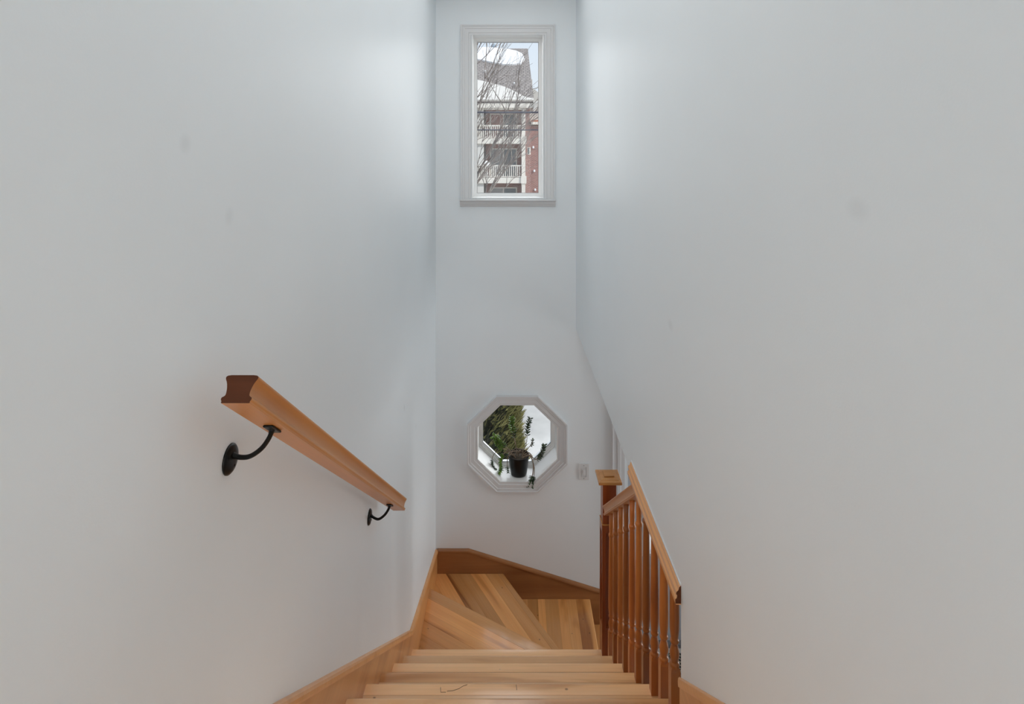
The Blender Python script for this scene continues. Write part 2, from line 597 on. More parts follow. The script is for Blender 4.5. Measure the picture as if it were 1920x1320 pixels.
# object textures of the side walls are in world space: build them unshifted
for o in ('wall_left',):
    ob = bpy.data.objects[o]
    c = ob.matrix_basis.translation.copy()
    ob.data.transform(Matrix.Translation(c))
    ob.matrix_basis = Matrix.Identity(4)
bm = bmesh.new()
prism(bm, [(XR, -3.2, 0), (XR, YE, 0), (XR, YE, H(WB)), (XR, YF, H(WB)), (XR, YF, TOP), (XR, -3.2, TOP)], (.11, 0, 0))
struct(obj('wall_right', bm, M['wall']), 'grey wall on the right, cut off level above the balustrade')
struct(boxo('wall_back', M['wall_far'], XL, XR, -3.2, -3.05, UF, TOP), 'grey wall at the rear of the upper hall')
struct(boxo('ceiling', M['ceiling'], XL - .15, FX, -3.2, YF + TH, TOP, TOP + .12), 'white ceiling over stairwell and hall')
struct(boxo('floor', M['floor'], XL - .15, FX, -1.0, YF, -.15, 0), 'pale tiled foyer floor at the foot of the stairs')
struct(boxo('floor_upper', M['maple'], XL, XR, -3.05, D0 - 7 * G - .004, UF - .05, UF), 'maple floor of the upper hall')
struct(boxo('ceiling_foyer', M['ceiling'], XR + .11, FX, -1.0, YF, H(WB), H(WB) + .12), 'low white foyer ceiling beyond the stairs')
struct(boxo('wall_foyer_right', M['wall_far'], FX, FX + .12, -1.0, YF + TH, -.15, TOP), 'grey foyer wall far right')
struct(boxo('wall_foyer_back', M['wall_far'], XR + .11, FX, -1.12, -1.0, 0, TOP), 'grey foyer wall beneath the upper hall')
# closed side under the open stairs
bm = bmesh.new()
prism(bm, [(.505, YE, 0), (.505, 2.86, 0), (.505, 2.86, H(H0) - .06), (.505, YE, H(H0 - SL * (D0 - YE)) - .12)], (.025, 0, 0))
under_bm = bm

# ------------------------------------------------------------------ skirting boards
CAPP = [(0.0, 0.0), (0.0, 0.020), (0.006, 0.0195), (0.012, 0.0165), (0.0165, 0.011), (0.0185, 0.004), (0.0185, 0.0)]
kz = H(2.458) - .020
Ys = 1.20
zs = H(1.215 - SL * (1.239 - Ys)) - .020
pathL = [(XL, -3.0, UF + .095), (XL, 1.13, UF + .095), (XL, Ys, zs), (XL, 2.89, kz), (XL, YF - .013, H(2.754) - .020)]
bm = bmesh.new()
prism(bm, [(XL, p[1], p[2]) for p in pathL] + [(XL, YF - .013, H(3.1)), (XL, 2.89, H(2.95)), (XL, Ys, UF - .3), (XL, -3.0, UF)], (.012, 0, 0))
bl = struct(obj('baseboard_left', bm, M['maple_y']), 'maple skirting board stepping down the left wall')
bm = bmesh.new()
sweep(bm, pathL, (1, 0, 0), [(a, b) for a, b in CAPP])
obj('cap_moulding', bm, M['trimwood'], bl, smooth=False)

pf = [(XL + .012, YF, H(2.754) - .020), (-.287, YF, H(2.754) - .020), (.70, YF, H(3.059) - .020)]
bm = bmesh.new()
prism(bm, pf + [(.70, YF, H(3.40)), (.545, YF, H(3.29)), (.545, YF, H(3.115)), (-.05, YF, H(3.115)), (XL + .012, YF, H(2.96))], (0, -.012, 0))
bf = struct(obj('baseboard_far', bm, M['maple_x_shaded']), 'maple skirting board under the octagonal window')
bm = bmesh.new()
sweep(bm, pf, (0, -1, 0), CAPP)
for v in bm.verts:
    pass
obj('cap_moulding', bm, M['maple_x_shaded'], bf)

pr = [(XR, YE, H(1.4245)), (XR, 1.18, H(1.4245 - SL * (YE - 1.18))), (XR, 1.12, UF + .095), (XR, -3.0, UF + .095)]
bm = bmesh.new()
prism(bm, [(p[0], p[1], p[2] - .02) for p in pr] + [(XR, -3.0, UF), (XR, 1.18, UF - .3), (XR, YE, H(1.86))], (-.004, 0, 0))
br_ = struct(obj('baseboard_right', bm, M['maple_y']), 'short maple skirting board at the foot of the right wall')
bm = bmesh.new()
sweep(bm, [(p[0], p[1], p[2] - .02) for p in pr], (-1, 0, 0), [(a * .42, b_) for a, b_ in CAPP])
obj('cap_moulding', bm, M['trimwood'], br_)
# white baseboard in the foyer
fb = struct(boxo('baseboard_foyer', M['white'], DX1 + .09, FX, YF - .014, YF, 0, .10), 'white skirting beside the entry door')


# ------------------------------------------------------------------ staircase
def clip(poly, nx, ny, c):
    """keep nx*x + ny*y <= c"""
    out = []
    for i in range(len(poly)):
        a, b = poly[i], poly[(i + 1) % len(poly)]
        da, db = nx * a[0] + ny * a[1] - c, nx * b[0] + ny * b[1] - c
        if da <= 0:
            out.append(a)
        if (da < 0 < db) or (db < 0 < da):
            t = da / (da - db)
            out.append((a[0] + (b[0] - a[0]) * t, a[1] + (b[1] - a[1]) * t))
    return out


stairs = empty('staircase', (0, 2.2, 0), 'maple staircase going down between the grey walls and turning right in three winders', 'staircase')
TT = 0.026
obj('side_panel', under_bm, M['wall_far'], stairs)


def tread(poly, p0, p1, z, widths, nw=0.046, label=None, mat='maple'):
    """poly: plan outline behind the nosing line p0-p1 (nosing faces outward on the left of p0->p1)"""
    ang = math.atan2(p1[1] - p0[1], p1[0] - p0[0])
    dx, dy = math.cos(ang), math.sin(ang)
    nx, ny = -dy, dx                         # outward
    cx = sum(p[0] for p in poly) / len(poly); cy = sum(p[1] for p in poly) / len(poly)
    root = bpy.data.objects.new('tread', None)
    root.empty_display_size = 0.05
    Mw = frame((cx, cy, z), ang)
    link(root, stairs, Mw)
    if label:
        root['label'] = label
    inv = Mw.inverted()
    c0 = nx * p0[0] + ny * p0[1]
    hi = c0
    first = True
    i = 0
    while True:
        w = nw if first else widths[i % len(widths)]
        band = clip(clip(poly, nx, ny, hi), -nx, -ny, -(hi - w + 0.0003))
        if len(band) < 3:
            break
        loc = [inv @ Vector((x, y, z)) for x, y in band]
        area = abs(sum(loc[k].x * loc[(k + 1) % len(loc)].y - loc[(k + 1) % len(loc)].x * loc[k].y for k in range(len(loc)))) / 2
        if area > 0.00025:
            b = bmesh.new()
            dz = 0 if first else random.uniform(-.0004, 0)
            prism(b, [(p.x, p.y, dz) for p in loc], (0, 0, -TT))
            if first:                       # round the front edge only
                ym = max(v.co.y for v in b.verts)
                ed = [e for e in b.edges if all(abs(v.co.y - ym) < 1e-4 for v in e.verts) and abs(e.verts[0].co.z - e.verts[1].co.z) < 1e-5]
                bmesh.ops.bevel(b, geom=ed, offset=.009, segments=4, affect='EDGES', profile=.5)
            o = obj('nosing' if first else 'plank', b, M[mat], root, Mw, smooth=first, bevel=0 if first else 0.0003)
            if first:
                o.data.set_sharp_from_angle(angle=math.radians(40))
        hi -= w
        first = False
        i += 1
        if i > 14:
            break
    return root


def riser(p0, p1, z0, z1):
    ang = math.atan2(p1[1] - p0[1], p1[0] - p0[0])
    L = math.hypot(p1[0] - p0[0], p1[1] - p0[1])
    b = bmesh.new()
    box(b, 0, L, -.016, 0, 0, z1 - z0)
    obj('riser', b, M['maple_x_shaded'], stairs, frame((p0[0], p0[1], z0), ang))


OV = 0.026
for n in range(6, -1, -1):
    yn = D0 - n * G
    z = H(H0 - n * R)
    yb = yn - G - OV - .004
    xr_ = .540 if yn > YE + .05 else XR - .011
    if n == 6 or yb > YE:
        poly = [(SKF, yb), (xr_, yb), (xr_, yn), (SKF, yn)]
        tread(poly, (xr_, yn), (SKF, yn), z, [.074, .066, .08]) if False else tread(poly, (SKF, yn), (xr_, yn), z, [.074, .066, .08])
    else:
        poly = [(SKF, yb), (XR - .011, yb), (XR - .011, YE + .003), (xr_, YE + .003), (xr_, yn), (SKF, yn)]
        tread(poly, (SKF, yn), (xr_, yn), z, [.074, .066, .08])
    riser((SKF, yn - OV), (min(xr_, .505), yn - OV), H(H0 - n * R + R), z - TT)
riser((SKF, D0 - 7 * G - OV), (XR - .011, D0 - 7 * G - OV), H(H0 - 6 * R), UF - .05)

# winders
A1, B1 = (SKF, 3.5507), (.4735, 2.957)
A2, B2 = (-.0372, YF - .013), (.4735, 2.996)
A3, B3 = (.5640, YF - .013), (.5540, 2.949)
z1, z2, z3, z4 = H(H0 + R), H(H0 + 2 * R), H(H0 + 3 * R), H(H0 + 4 * R)
NW = 2.949                                       # far face of the newel
tread([(SKF, D0 - OV - .002), (.4735, D0 - OV - .002), B1, A1], A1, B1, z1, [.062, .085, .058, .08, .07], .072, mat='maple_shaded')
tread([(SKF, 3.515), (.4735, 2.915), B2, A2, (SKF, YF - .013)], A2, B2, z2, [.092, .075, .088, .07, .08], .040, mat='maple_shaded')
tread([(-.075, YF - .013), (.4735, NW), (.4735, NW), B3, A3][:1] + [(.4735, NW + .002), B3, A3], A3, B3, z3, [.082, .068, .058, .09, .05, .07], .10, mat='maple_shaded')
# step below the last winder
tread([(.538, YF - .013), (.53, 2.60), (.80, 2.60), (.80, YF - .013)], (.80, YF - .013), (.80, 2.60), z4, [.09, .08], .05, mat='maple_shaded')


def on_tread(n, px, py):
    h = H0 - n * R
    y = 1050 * h / (py - 290)
    return ((px - 955) * y / 1050, y, H(h) + .0001)


M['wear'] = plain('dark worn scratch', (0.22, 0.13, 0.08), 0.8)
for pts in ([(838, 1296), (850, 1295), (861, 1291), (869, 1286), (876, 1284)], [(826, 1289), (826.5, 1298), (836, 1298)], [(968, 1284), (969, 1294)]):
    b = bmesh.new()
    tube(b, [on_tread(4, *p) for p in pts], .0009, 5)
    obj('scratch_mark', b, M['wear'], stairs)


def off(p, q, d):
    a = math.atan2(q[1] - p[1], q[0] - p[0])
    nx, ny = math.sin(a), -math.cos(a)
    return (p[0] + nx * d, p[1] + ny * d), (q[0] + nx * d, q[1] + ny * d)


for (a, b, zt, zb) in ((A1, B1, z1, z2), (A2, B2, z2, z3), (A3, B3, z3, z4), ((.80, YF - .013), (.80, 2.60), z4, 0)):
    p, q = off(a, b, OV)
    if a is A1:
        p = (SKF + .002, p[1] - .008)
    if a is A2 or a is A3:
        t = (YF - .016 - p[1]) / (q[1] - p[1]); p = (p[0] + (q[0] - p[0]) * t, YF - .016)
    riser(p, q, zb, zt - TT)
# the side under the last step
bm = bmesh.new()
box(bm, .53, .77, 2.60, 2.615, 0, z4 - TT)
obj('side_panel', bm, M['maple_x_shaded'], stairs)

# ------------------------------------------------------------------ balustrade
SLOPE = math.atan(SL)
balus = empty('stair_balustrade', (.503, 2.3, H(H0)), 'stained wooden balustrade with newel post and ten turned spindles beside the right wall', 'balustrade')
RAILP = [(.0222, 0), (.0226, .0010), (.0226, .0032), (.0236, .0042), (.0243, .0064), (.0237, .0086), (.0214, .0098), (.0196, .0110), (.0188, .0132),
         (.0188, .0165), (.0193, .0205), (.0202, .0245), (.0214, .0285), (.0230, .0322), (.0247, .0350), (.0258, .0372), (.0262, .0390), (.0256, .0408), (.0232, .0421), (.0180, .0428)]
RAILP = RAILP + [(-a, b) for a, b in reversed(RAILP)]


def rail_obj(name, origin, ang, length, mat, parent, x0=0.0):
    """moulded rail: local x along the rail, y across, z out of its top"""
    d = Vector((0, math.cos(ang), -math.sin(ang)))
    w = Vector((0, math.sin(ang), math.cos(ang)))
    s = w.cross(d)
    Mw = Matrix(((d.x, s.x, w.x, origin[0]), (d.y, s.y, w.y, origin[1]), (d.z, s.z, w.z, origin[2]), (0, 0, 0, 1)))
    b = bmesh.new()
    prism(b, [(0, a, c) for a, c in RAILP], (length, 0, 0))
    o = obj(name, b, mat, parent, Mw, smooth=True)
    o.data.set_sharp_from_angle(angle=math.radians(42))
    return o, Mw


def end_cap(rail, Mw, x0, x1):
    b = bmesh.new()
    prism(b, [(x0, a, c) for a, c in RAILP], (x1 - x0, 0, 0))
    obj('cut_end', b, M['endgrain'], rail, Mw)


# rail of the balustrade: top line H = 1.771 at y 2.833
BX = 0.503
yb_, yt_ = 2.872, 2.11
vh = .0428 / math.cos(SLOPE)
hb = 1.771 - SL * (2.833 - yt_) + vh
rail_obj('handrail', (BX, yt_ - .026, H(hb - SL * .026)), SLOPE, (yb_ - yt_ + .002) / math.cos(SLOPE), M['rail'], balus)


def baluster(y, zb, ztop):
    """turned spindle: square foot, vase, long shaft with a ring near its head"""
    hbt = 1.556 + SL * (y - 1.7055)             # top of the square foot
    zt = H(hbt)
    s = .0145
    prof = [(.0125, -.006), (.0148, .002), (.0152, .007), (.0145, .011), (.0108, .013), (.0104, .017), (.0132, .026), (.0146, .036), (.0144, .044),
            (.0120, .055), (.0096, .064), (.0090, .069), (.0118, .071), (.0134, .075), (.0134, .079), (.0106, .082), (.0122, .092),
            (.0143, .115), (.0148, .145), (.0145, .20), (.0135, .28), (.0125, .36), (.0116, .44), (.0106, .465), (.0125, .469), (.0142, .474), (.0142, .479),
            (.0122, .484), (.0100, .488), (.0112, .52), (.0120, .60)]
    top = ztop - zt
    cut = [p for p in prof if p[1] < top]
    cut.append((cut[-1][0], top))
    b = bmesh.new()
    lathe(b, [(r, h + zt - zb) for r, h in cut], 20)
    for f in b.faces:
        f.smooth = True
    z0, z1_ = 0, zt - zb
    rings = [(s, z0), (s, z1_ - .010), (s * .93, z1_ - .003), (.0118, z1_ + .002)]
    prev = None
    for hw, zz in rings:
        q = [b.verts.new((sx * hw, sy * hw, zz)) for sx, sy in ((-1, -1), (1, -1), (1, 1), (-1, 1))]
        if prev:
            for k in range(4):
                b.faces.new((prev[k], prev[(k + 1) % 4], q[(k + 1) % 4], q[k]))
        else:
            b.faces.new(q)
        prev = q
    b.faces.new(prev)
    o = obj('baluster', b, M['cherry'], balus, Matrix.Translation((BX, y, zb)))
    return o


ys = []
for n in range(5, -1, -1):
    yn = D0 - n * G
    if n < 5:
        ys.append((yn - .152, n))
    ys.append((yn - .035, n))
for y, n in ys:
    if n == 0 and y > 2.80:
        continue
    zb = H(H0 - n * R)
    if y > yt_ - .02:
        zt_ = H(1.771 - SL * (2.833 - y) + vh) + .008
    else:
        zt_ = H(WB) - .004
    baluster(y, zb, zt_)

# newel post
NX, NY = .5145, 2.9075
b = bmesh.new()
box(b, -.035, .035, -.035, .035, 0, 1.896 - 1.684)
newel = obj('newel_post', b, M['newel'], balus, Matrix.Translation((NX, NY, H(1.896))), bevel=.002)
# lower box with recessed panels: four corner stiles, rails, inner core
b = bmesh.new()
hw = .0392
zl = z3 - H(1.896)
box(b, -hw + .015, hw - .015, -hw + .015, hw - .015, zl, -.001)
for sx in (-1, 1):
    for sy in (-1, 1):
        x0, x1 = sorted((sx * hw, sx * (hw - .019))); y0, y1 = sorted((sy * hw, sy * (hw - .019)))
        box(b, x0, x1, y0, y1, zl, 0)
ztp, zbp = H(1.995 - .055) - H(1.896), H(2.425) - H(1.896)
for (za, zb_) in ((ztp, 0), (zl, zbp)):
    for s_ in (-1, 1):
        y0, y1 = sorted((s_ * hw, s_ * (hw - .0155)))
        box(b, -hw + .019, hw - .019, y0, y1, za, zb_)
        box(b, y0, y1, -hw + .019, hw - .019, za, zb_)
obj('panelled_base', b, M['newel'], newel, Matrix.Translation((NX, NY, H(1.896))), bevel=.001)
b = bmesh.new()
box(b, -hw - .001, hw + .001, -hw - .001, hw + .001, -.0045, .0005)
obj('collar', b, M['cap'], newel, Matrix.Translation((NX, NY, H(1.896))), bevel=.001)
b = bmesh.new()
prev = None
for hw_, zz in ((.050, -.004), (.0565, 0), (.0595, .004), (.0595, .014), (.0575, .0165), (.046, .018), (.044, .0215), (.030, .0235)):
    q = [b.verts.new((sx * hw_, sy * hw_, zz)) for sx, sy in ((-1, -1), (1, -1), (1, 1), (-1, 1))]
    if prev:
        for k in range(4):
            b.faces.new((prev[k], prev[(k + 1) % 4], q[(k + 1) % 4], q[k]))
    else:
        b.faces.new(q)
    prev = q
b.faces.new(prev)
cap = obj('cap', b, M['cap'], newel, Matrix.Translation((NX, NY, H(1.684))))
b = bmesh.new()
box(b, -.026, .026, -.026, .026, .0225, .0305)
obj('cap_block', b, M['cap'], newel, Matrix.Translation((NX, NY, H(1.684))), bevel=.0015)

# wooden trim along the lower edge of the right wall, over the spindles
b = bmesh.new()
z0, z1_ = H(WB) - .002, H(1.170)
tp = [(XR, z1_), (XR - .005, z1_ - .004), (XR - .007, z1_ - .012), (XR - .0125, z1_ - .017), (XR - .0135, z1_ - .022), (XR - .0105, z1_ - .026),
      (XR - .0115, z1_ - .033), (XR - .0155, z1_ - .037), (XR - .0155, z0), (XR, z0)]
prism(b, [(x, YE, z) for x, z in tp], (0, 2.136 - YE, 0))
t1 = struct(obj('trim_1', b, M['trimwood']), 'maple moulding along the cut lower edge of the right wall')
b = bmesh.new()
box(b, XR - .0135, XR + .105, YE, 2.118, H(WB) - .005, H(WB) - .0021)
obj('soffit_board', b, M['trimwood'], t1)
b = bmesh.new()
prism(b, [(x, YE - .0005, z) for x, z in tp], (0, .0004, 0))
obj('cut_end', b, M['endgrain'], t1)
b = bmesh.new()
box(b, XR - .003, XR, YE, 2.136, z1_, z1_ + .005)
obj('painted_bead', b, M['trim_grey'], t1)

# ------------------------------------------------------------------ handrail on the left wall
HX = -0.433
a37 = math.atan(.765)
wallrail = empty('wall_handrail', (HX, .8845, H(.3926)), 'moulded cherry-stained wooden handrail fixed to the left wall on black iron brackets', 'handrail')
rl, rMw = rail_obj('rail', (HX, .8845, H(.3926)), a37, 1.652, M['rail'], wallrail)
end_cap(rl, rMw, -.0006, -.0001)


def under(y):
    return H(.3926 + .765 * (y - .8845))


for yf, yp, fh in ((1.030, 1.024, .560), (2.056, 2.030, 1.330)):
    b = bmesh.new()
    lathe(b, [(.0270, 0), (.0268, .0025), (.0235, .0055), (.0150, .0075), (.0080, .0085)], 28, (0, 0, 0), axis='X')
    fl = obj('bracket', b, M['iron'], wallrail, Matrix.Translation((XL + .0002, yf, H(fh))), smooth=True)
    zu = under(yp)
    za = H(fh) + .008
    pts = spline([(XL + .004, yf, za), (XL + .022, (yf + yp) / 2, za - .003), (XL + .042, yp, za + .001), (XL + .062, yp, za + .015), (HX - .006, yp, zu - .018), (HX, yp, zu - .001)], 5)
    b = bmesh.new()
    tube(b, pts, [.0052] * 3 + [.0044] * (len(pts) - 6) + [.0050, .0056, .0060], 12)
    obj('arm', b, M['iron'], fl, smooth=True)
    b = bmesh.new()
    box(b, -.024, .024, -.0095, .0095, -.0042, -.0002)
    d = Vector((0, math.cos(a37), -math.sin(a37))); w = Vector((0, math.sin(a37), math.cos(a37))); s = w.cross(d)
    Mw = Matrix(((d.x, s.x, w.x, HX), (d.y, s.y, w.y, yp), (d.z, s.z, w.z, zu), (0, 0, 0, 1)))
    obj('saddle', b, M['iron'], fl, Mw, bevel=.002)
    b = bmesh.new()
    lathe(b, [(.0032, 0), (.0030, .0012), (.0012, .0020)], 10, (0, 0, 0), axis='X')
    obj('screw', b, M['iron'], fl, Matrix.Translation((XL + .0068, yf + .004, H(fh) - .013)), smooth=True)

# ------------------------------------------------------------------ window 1 (upper)
CAS = [(0, 0), (.022, 0), (.022, .009), (.017, .012), (.017, .024), (.0135, .027), (.0135, .050), (.010, .053), (.010, .066), (0, .066)]


def casing_profile(width, th=.022):
    k = width / .066
    return [(a * th / .022, b * k) for a, b in CAS]


def rect(x0, x1, z0, z1, y):
    return [(x0, y, z0), (x1, y, z0), (x1, y, z1), (x0, y, z1)]


def inward(path):
    """sweep builds towards N x t; return the path ordered so that this points to the centre"""
    return path


b = bmesh.new()
ox0, ox1, oz1 = -.3396, .3172, H(-.9067)
# three-sided casing: up the left side, over the top, down the right side (seen from the room)
path = [(ox1, YF, WZ0 - .004), (ox1, YF, oz1), (ox0, YF, oz1), (ox0, YF, WZ0 - .004)]
wr = .0715
sweep(b, path, (0, -1, 0), [(a, -bb) for a, bb in casing_profile(wr)])
zs_ = [v.co for v in b.verts]
w1 = struct(obj('window_1', b, M['trim_grey']), 'tall rectangular window high on the end wall')


def extent(o):
    c = [v.co for v in o.data.vertices]
    return min(v.x for v in c), max(v.x for v in c)


ex = extent(w1)
if ex[1] > ox1 + .001:             # profile grew outward: rebuild mirrored
    b = bmesh.new()
    sweep(b, path, (0, -1, 0), casing_profile(wr))
    bmesh.ops.recalc_face_normals(b, faces=b.faces)
    b.to_mesh(w1.data); b.free()
# sill with stepped apron
b = bmesh.new()
sp = [(0, 0), (-.050, 0), (-.054, -.004), (-.054, -.010), (-.050, -.013), (-.030, -.017), (-.028, -.020), (-.026, -.034), (-.020, -.044), (-.016, -.052), (0, -.056)]
prism(b, [(ox0 - .004, YF + y, WZ0 - .002 + z) for y, z in sp], (ox1 - ox0 + .008, 0, 0))
obj('window_sill', b, M['trim_grey'], w1)
# jamb lining
b = bmesh.new()
for (x0, x1, z0, z1_) in ((WX0, WX0 + .006, WZ0, WZ1), (WX1 - .006, WX1, WZ0, WZ1), (WX0 + .006, WX1 - .006, WZ1 - .006, WZ1), (WX0 + .006, WX1 - .006, WZ0, WZ0 + .006)):
    box(b, x0, x1, YF - .008, YF + .14, z0, z1_)
obj('jamb', b, M['white'], w1)


def sash(path_fn, yf, yb, parent, steps, mat=M['white']):
    """frame members as nested stepped rings; path_fn(inset) gives an (x, z) loop"""
    b = bmesh.new()
    for (i0, i1, ya, yb_) in steps:
        A, B = path_fn(i0), path_fn(i1)
        n = len(A)
        va = [[b.verts.new((x, y, z)) for x, z in L] for (L, y) in ((A, ya), (B, ya), (B, yb_), (A, yb_))]
        for k in range(n):
            for q in range(4):
                b.faces.new((va[q][k], va[q][(k + 1) % n], va[(q + 1) % 4][(k + 1) % n], va[(q + 1) % 4][k]))
    return obj('window_frame', b, mat, parent)


def rin(i):
    return [(WX0 + .006 + i, WZ0 + .006 + i), (WX1 - .006 - i, WZ0 + .006 + i), (WX1 - .006 - i, WZ1 - .006 - i), (WX0 + .006 + i, WZ1 - .006 - i)]


fy = YF + .12
sash(rin, 0, 0, w1, [(0, .008, fy, fy + .05), (.008, .016, fy + .008, fy + .05), (.016, .0215, fy + .018, fy + .05)])
b = bmesh.new()
L = rin(.0215)
for (x0, x1, z0, z1_) in ((L[0][0], L[1][0], L[0][1], L[0][1] + .0018), (L[0][0], L[1][0], L[2][1] - .0018, L[2][1]), (L[0][0], L[0][0] + .0018, L[0][1], L[2][1]), (L[1][0] - .0018, L[1][0], L[0][1], L[2][1])):
    box(b, x0, x1, fy + .022, fy + .03, z0, z1_)
obj('seal', b, M['seal'], w1)
b = bmesh.new()
box(b, L[0][0], L[1][0], fy + .030, fy + .034, L[0][1], L[2][1])
obj('pane', b, M['glass'], w1)

# ------------------------------------------------------------------ window 2 (octagon)
b = bmesh.new()
path = octo(.0545, H(2.0155), .349, .334, YF)
prof = casing_profile(.0665, .031)
sweep(b, path, (0, -1, 0), prof, closed=True)
w2 = struct(obj('window_2', b, M['trim_grey']), 'octagonal window low on the end wall holding a potted plant')
ex = extent(w2)
if ex[1] > .0545 + .349 + .001:
    b = bmesh.new()
    sweep(b, path, (0, -1, 0), [(a, -bb) for a, bb in prof], closed=True)
    bmesh.ops.recalc_face_normals(b, faces=b.faces)
    b.to_mesh(w2.data); b.free()


def oin(i):
    return octo(OCX, OCZ, OAX - i, OAZ - i)


b = bmesh.new()
A, B = oin(0), oin(.005)
va = [[b.verts.new((x, y, z)) for x, z in Lp] for (Lp, y) in ((A, YF - .010), (B, YF - .010), (B, YF + .19), (A, YF + .19))]
for k in range(8):
    for q in range(4):
        b.faces.new((va[q][k], va[q][(k + 1) % 8], va[(q + 1) % 4][(k + 1) % 8], va[(q + 1) % 4][k]))
obj('jamb', b, M['white'], w2)
oy = YF + .165
sash(oin, 0, 0, w2, [(.005, .013, oy, oy + .06), (.013, .024, oy + .010, oy + .06), (.024, .032, oy + .022, oy + .06)])
b = bmesh.new()
A, B = oin(.032), oin(.034)
va = [[b.verts.new((x, y, z)) for x, z in Lp] for (Lp, y) in ((A, oy + .026), (B, oy + .026), (B, oy + .034), (A, oy + .034))]
for k in range(8):
    for q in range(4):
        b.faces.new((va[q][k], va[q][(k + 1) % 8], va[(q + 1) % 4][(k + 1) % 8], va[(q + 1) % 4][k]))
obj('seal', b, M['seal'], w2)
b = bmesh.new()
prism(b, [(x, oy + .034, z) for x, z in oin(.032)], (0, .004, 0))
obj('pane', b, M['glass'], w2)

# ------------------------------------------------------------------ entry door in the foyer
b = bmesh.new()
cx0 = .717
cpath = [(DX1 + .097, YF, 0), (DX1 + .097, YF, DZ1 + .10), (cx0, YF, DZ1 + .10), (cx0, YF, 0)]
cprof = [(0, 0), (.020, 0), (.020, .008), (.014, .012), (.014, .035), (.018, .038), (.018, .058), (.011, .062), (.011, .088), (0, .088)]
sweep(b, cpath, (0, -1, 0), [(a, -bb) for a, bb in cprof])
dcase = obj('door_1', b, M['trim_grey'])
if extent(dcase)[1] > DX1 + .10:
    b = bmesh.new()
    sweep(b, cpath, (0, -1, 0), cprof)
    bmesh.ops.recalc_face_normals(b, faces=b.faces)
    b.to_mesh(dcase.data); b.free()
struct(dcase, 'blue grey entry door with a glass lite, its frame beside the switch')
gx0, gx1, gz0, gz1 = .955, 1.515, H(2.805), 1.90
b = plate_with_holes([[(DX0 + .004, .012), (DX1 - .004, .012), (DX1 - .004, DZ1 - .004), (DX0 + .004, DZ1 - .004)],
                      [(gx0, gz0), (gx1, gz0), (gx1, gz1), (gx0, gz1)]], YF + .03, YF + .075)
obj('door_leaf', b, M['door'], dcase)
b = bmesh.new()
for (x0, x1, z0, z1_) in ((gx0 - .02, gx0, gz0 - .02, gz1 + .02), (gx1, gx1 + .02, gz0 - .02, gz1 + .02), (gx0, gx1, gz0 - .02, gz0), (gx0, gx1, gz1, gz1 + .02)):
    box(b, x0, x1, YF + .020, YF + .03, z0, z1_)
obj('glazing_bead', b, M['trim_grey'], dcase, bevel=.002)
b = bmesh.new()
box(b, gx0, gx1, YF + .05, YF + .055, gz0, gz1)
obj('pane', b, M['glass'], dcase)
b = bmesh.new()
box(b, DX0 + .001, DX1 - .001, YF - .004, YF + .20, .0015, .030)
obj('threshold', b, M['seal'], dcase, bevel=.003)
b = bmesh.new()
tube(b, [(1.575, YF + .03, .98), (1.575, YF - .03, .98), (1.50, YF - .035, .98)], .009, 8)
obj('door_handle', b, M['iron'], dcase, smooth=True)

# doormat
b = bmesh.new()
box(b, -.32, .32, -.24, .24, 0, .012)
mt = obj('doormat', b, M['mat'], None, Matrix.Translation((1.42, 3.63, 0)), bevel=.004)
tag(mt, 'black doormat with thin pale lines on the foyer floor behind the nearest spindle', 'doormat')

# ------------------------------------------------------------------ light switch
sx, sz = .5206, H(2.217)
sw = empty('light_switch', (sx, YF, sz), 'white rocker light switch on the end wall right of the octagonal window', 'light switch')
b = bmesh.new()
for (x0, x1, z0, z1_) in ((-.0345, -.0175, -.0555, .0555), (.0175, .0345, -.0555, .0555), (-.0175, .0175, .034, .0555), (-.0175, .0175, -.0555, -.034)):
    box(b, x0, x1, -.0065, 0, z0, z1_)
obj('cover_plate', b, M['switch'], sw, Matrix.Translation((sx, YF, sz)))
b = bmesh.new()
prism(b, [(-.0162, -.0055, -.032), (-.0162, -.0035, .032), (-.0162, 0, .032), (-.0162, 0, -.032)], (.0324, 0, 0))
rk = obj('rocker', b, M['switch'], sw, Matrix.Translation((sx, YF, sz)))
b = bmesh.new()
box(b, -.0085, .0085, -.0125, -.004, -.019, .017)
obj('toggle', b, M['switch'], sw, Matrix.Translation((sx, YF, sz)), bevel=.002)
for zz in (.045, -.045):
    b = bmesh.new()
    lathe(b, [(.003, 0), (.0026, .001)], 10, (0, 0, 0), 'Z')
    obj('screw', b, M['seal'], sw, Matrix.Translation((sx, YF - .0066, sz + zz)) @ Matrix.Rotation(math.radians(90), 4, 'X'))

# ------------------------------------------------------------------ potted plant in the octagon
PX, PY, PZ = .067, 4.006, OCZ - OAZ + .0052
plant = empty('potted_plant', (PX, PY, PZ), 'straggly jade plant in a black pot standing in the octagonal window', 'plant')
b = bmesh.new()
lathe(b, [(.050, 0), (.0565, .003), (.060, .02), (.0665, .07), (.0735, .120), (.0755, .134), (.0755, .1385), (.0725, .1385), (.071, .125), (.060, .118)], 36, cap=False)
bmesh.ops.holes_fill(b, edges=[e for e in b.edges if e.is_boundary])
obj('pot', b, M['pot'], plant, Matrix.Translation((PX, PY, PZ)), smooth=True)
b = bmesh.new()
lathe(b, [(.0705, .1195), (.05, .123), (.02, .127), (.001, .128)], 24)
obj('soil', b, M['soil'], plant, Matrix.Translation((PX, PY, PZ)))


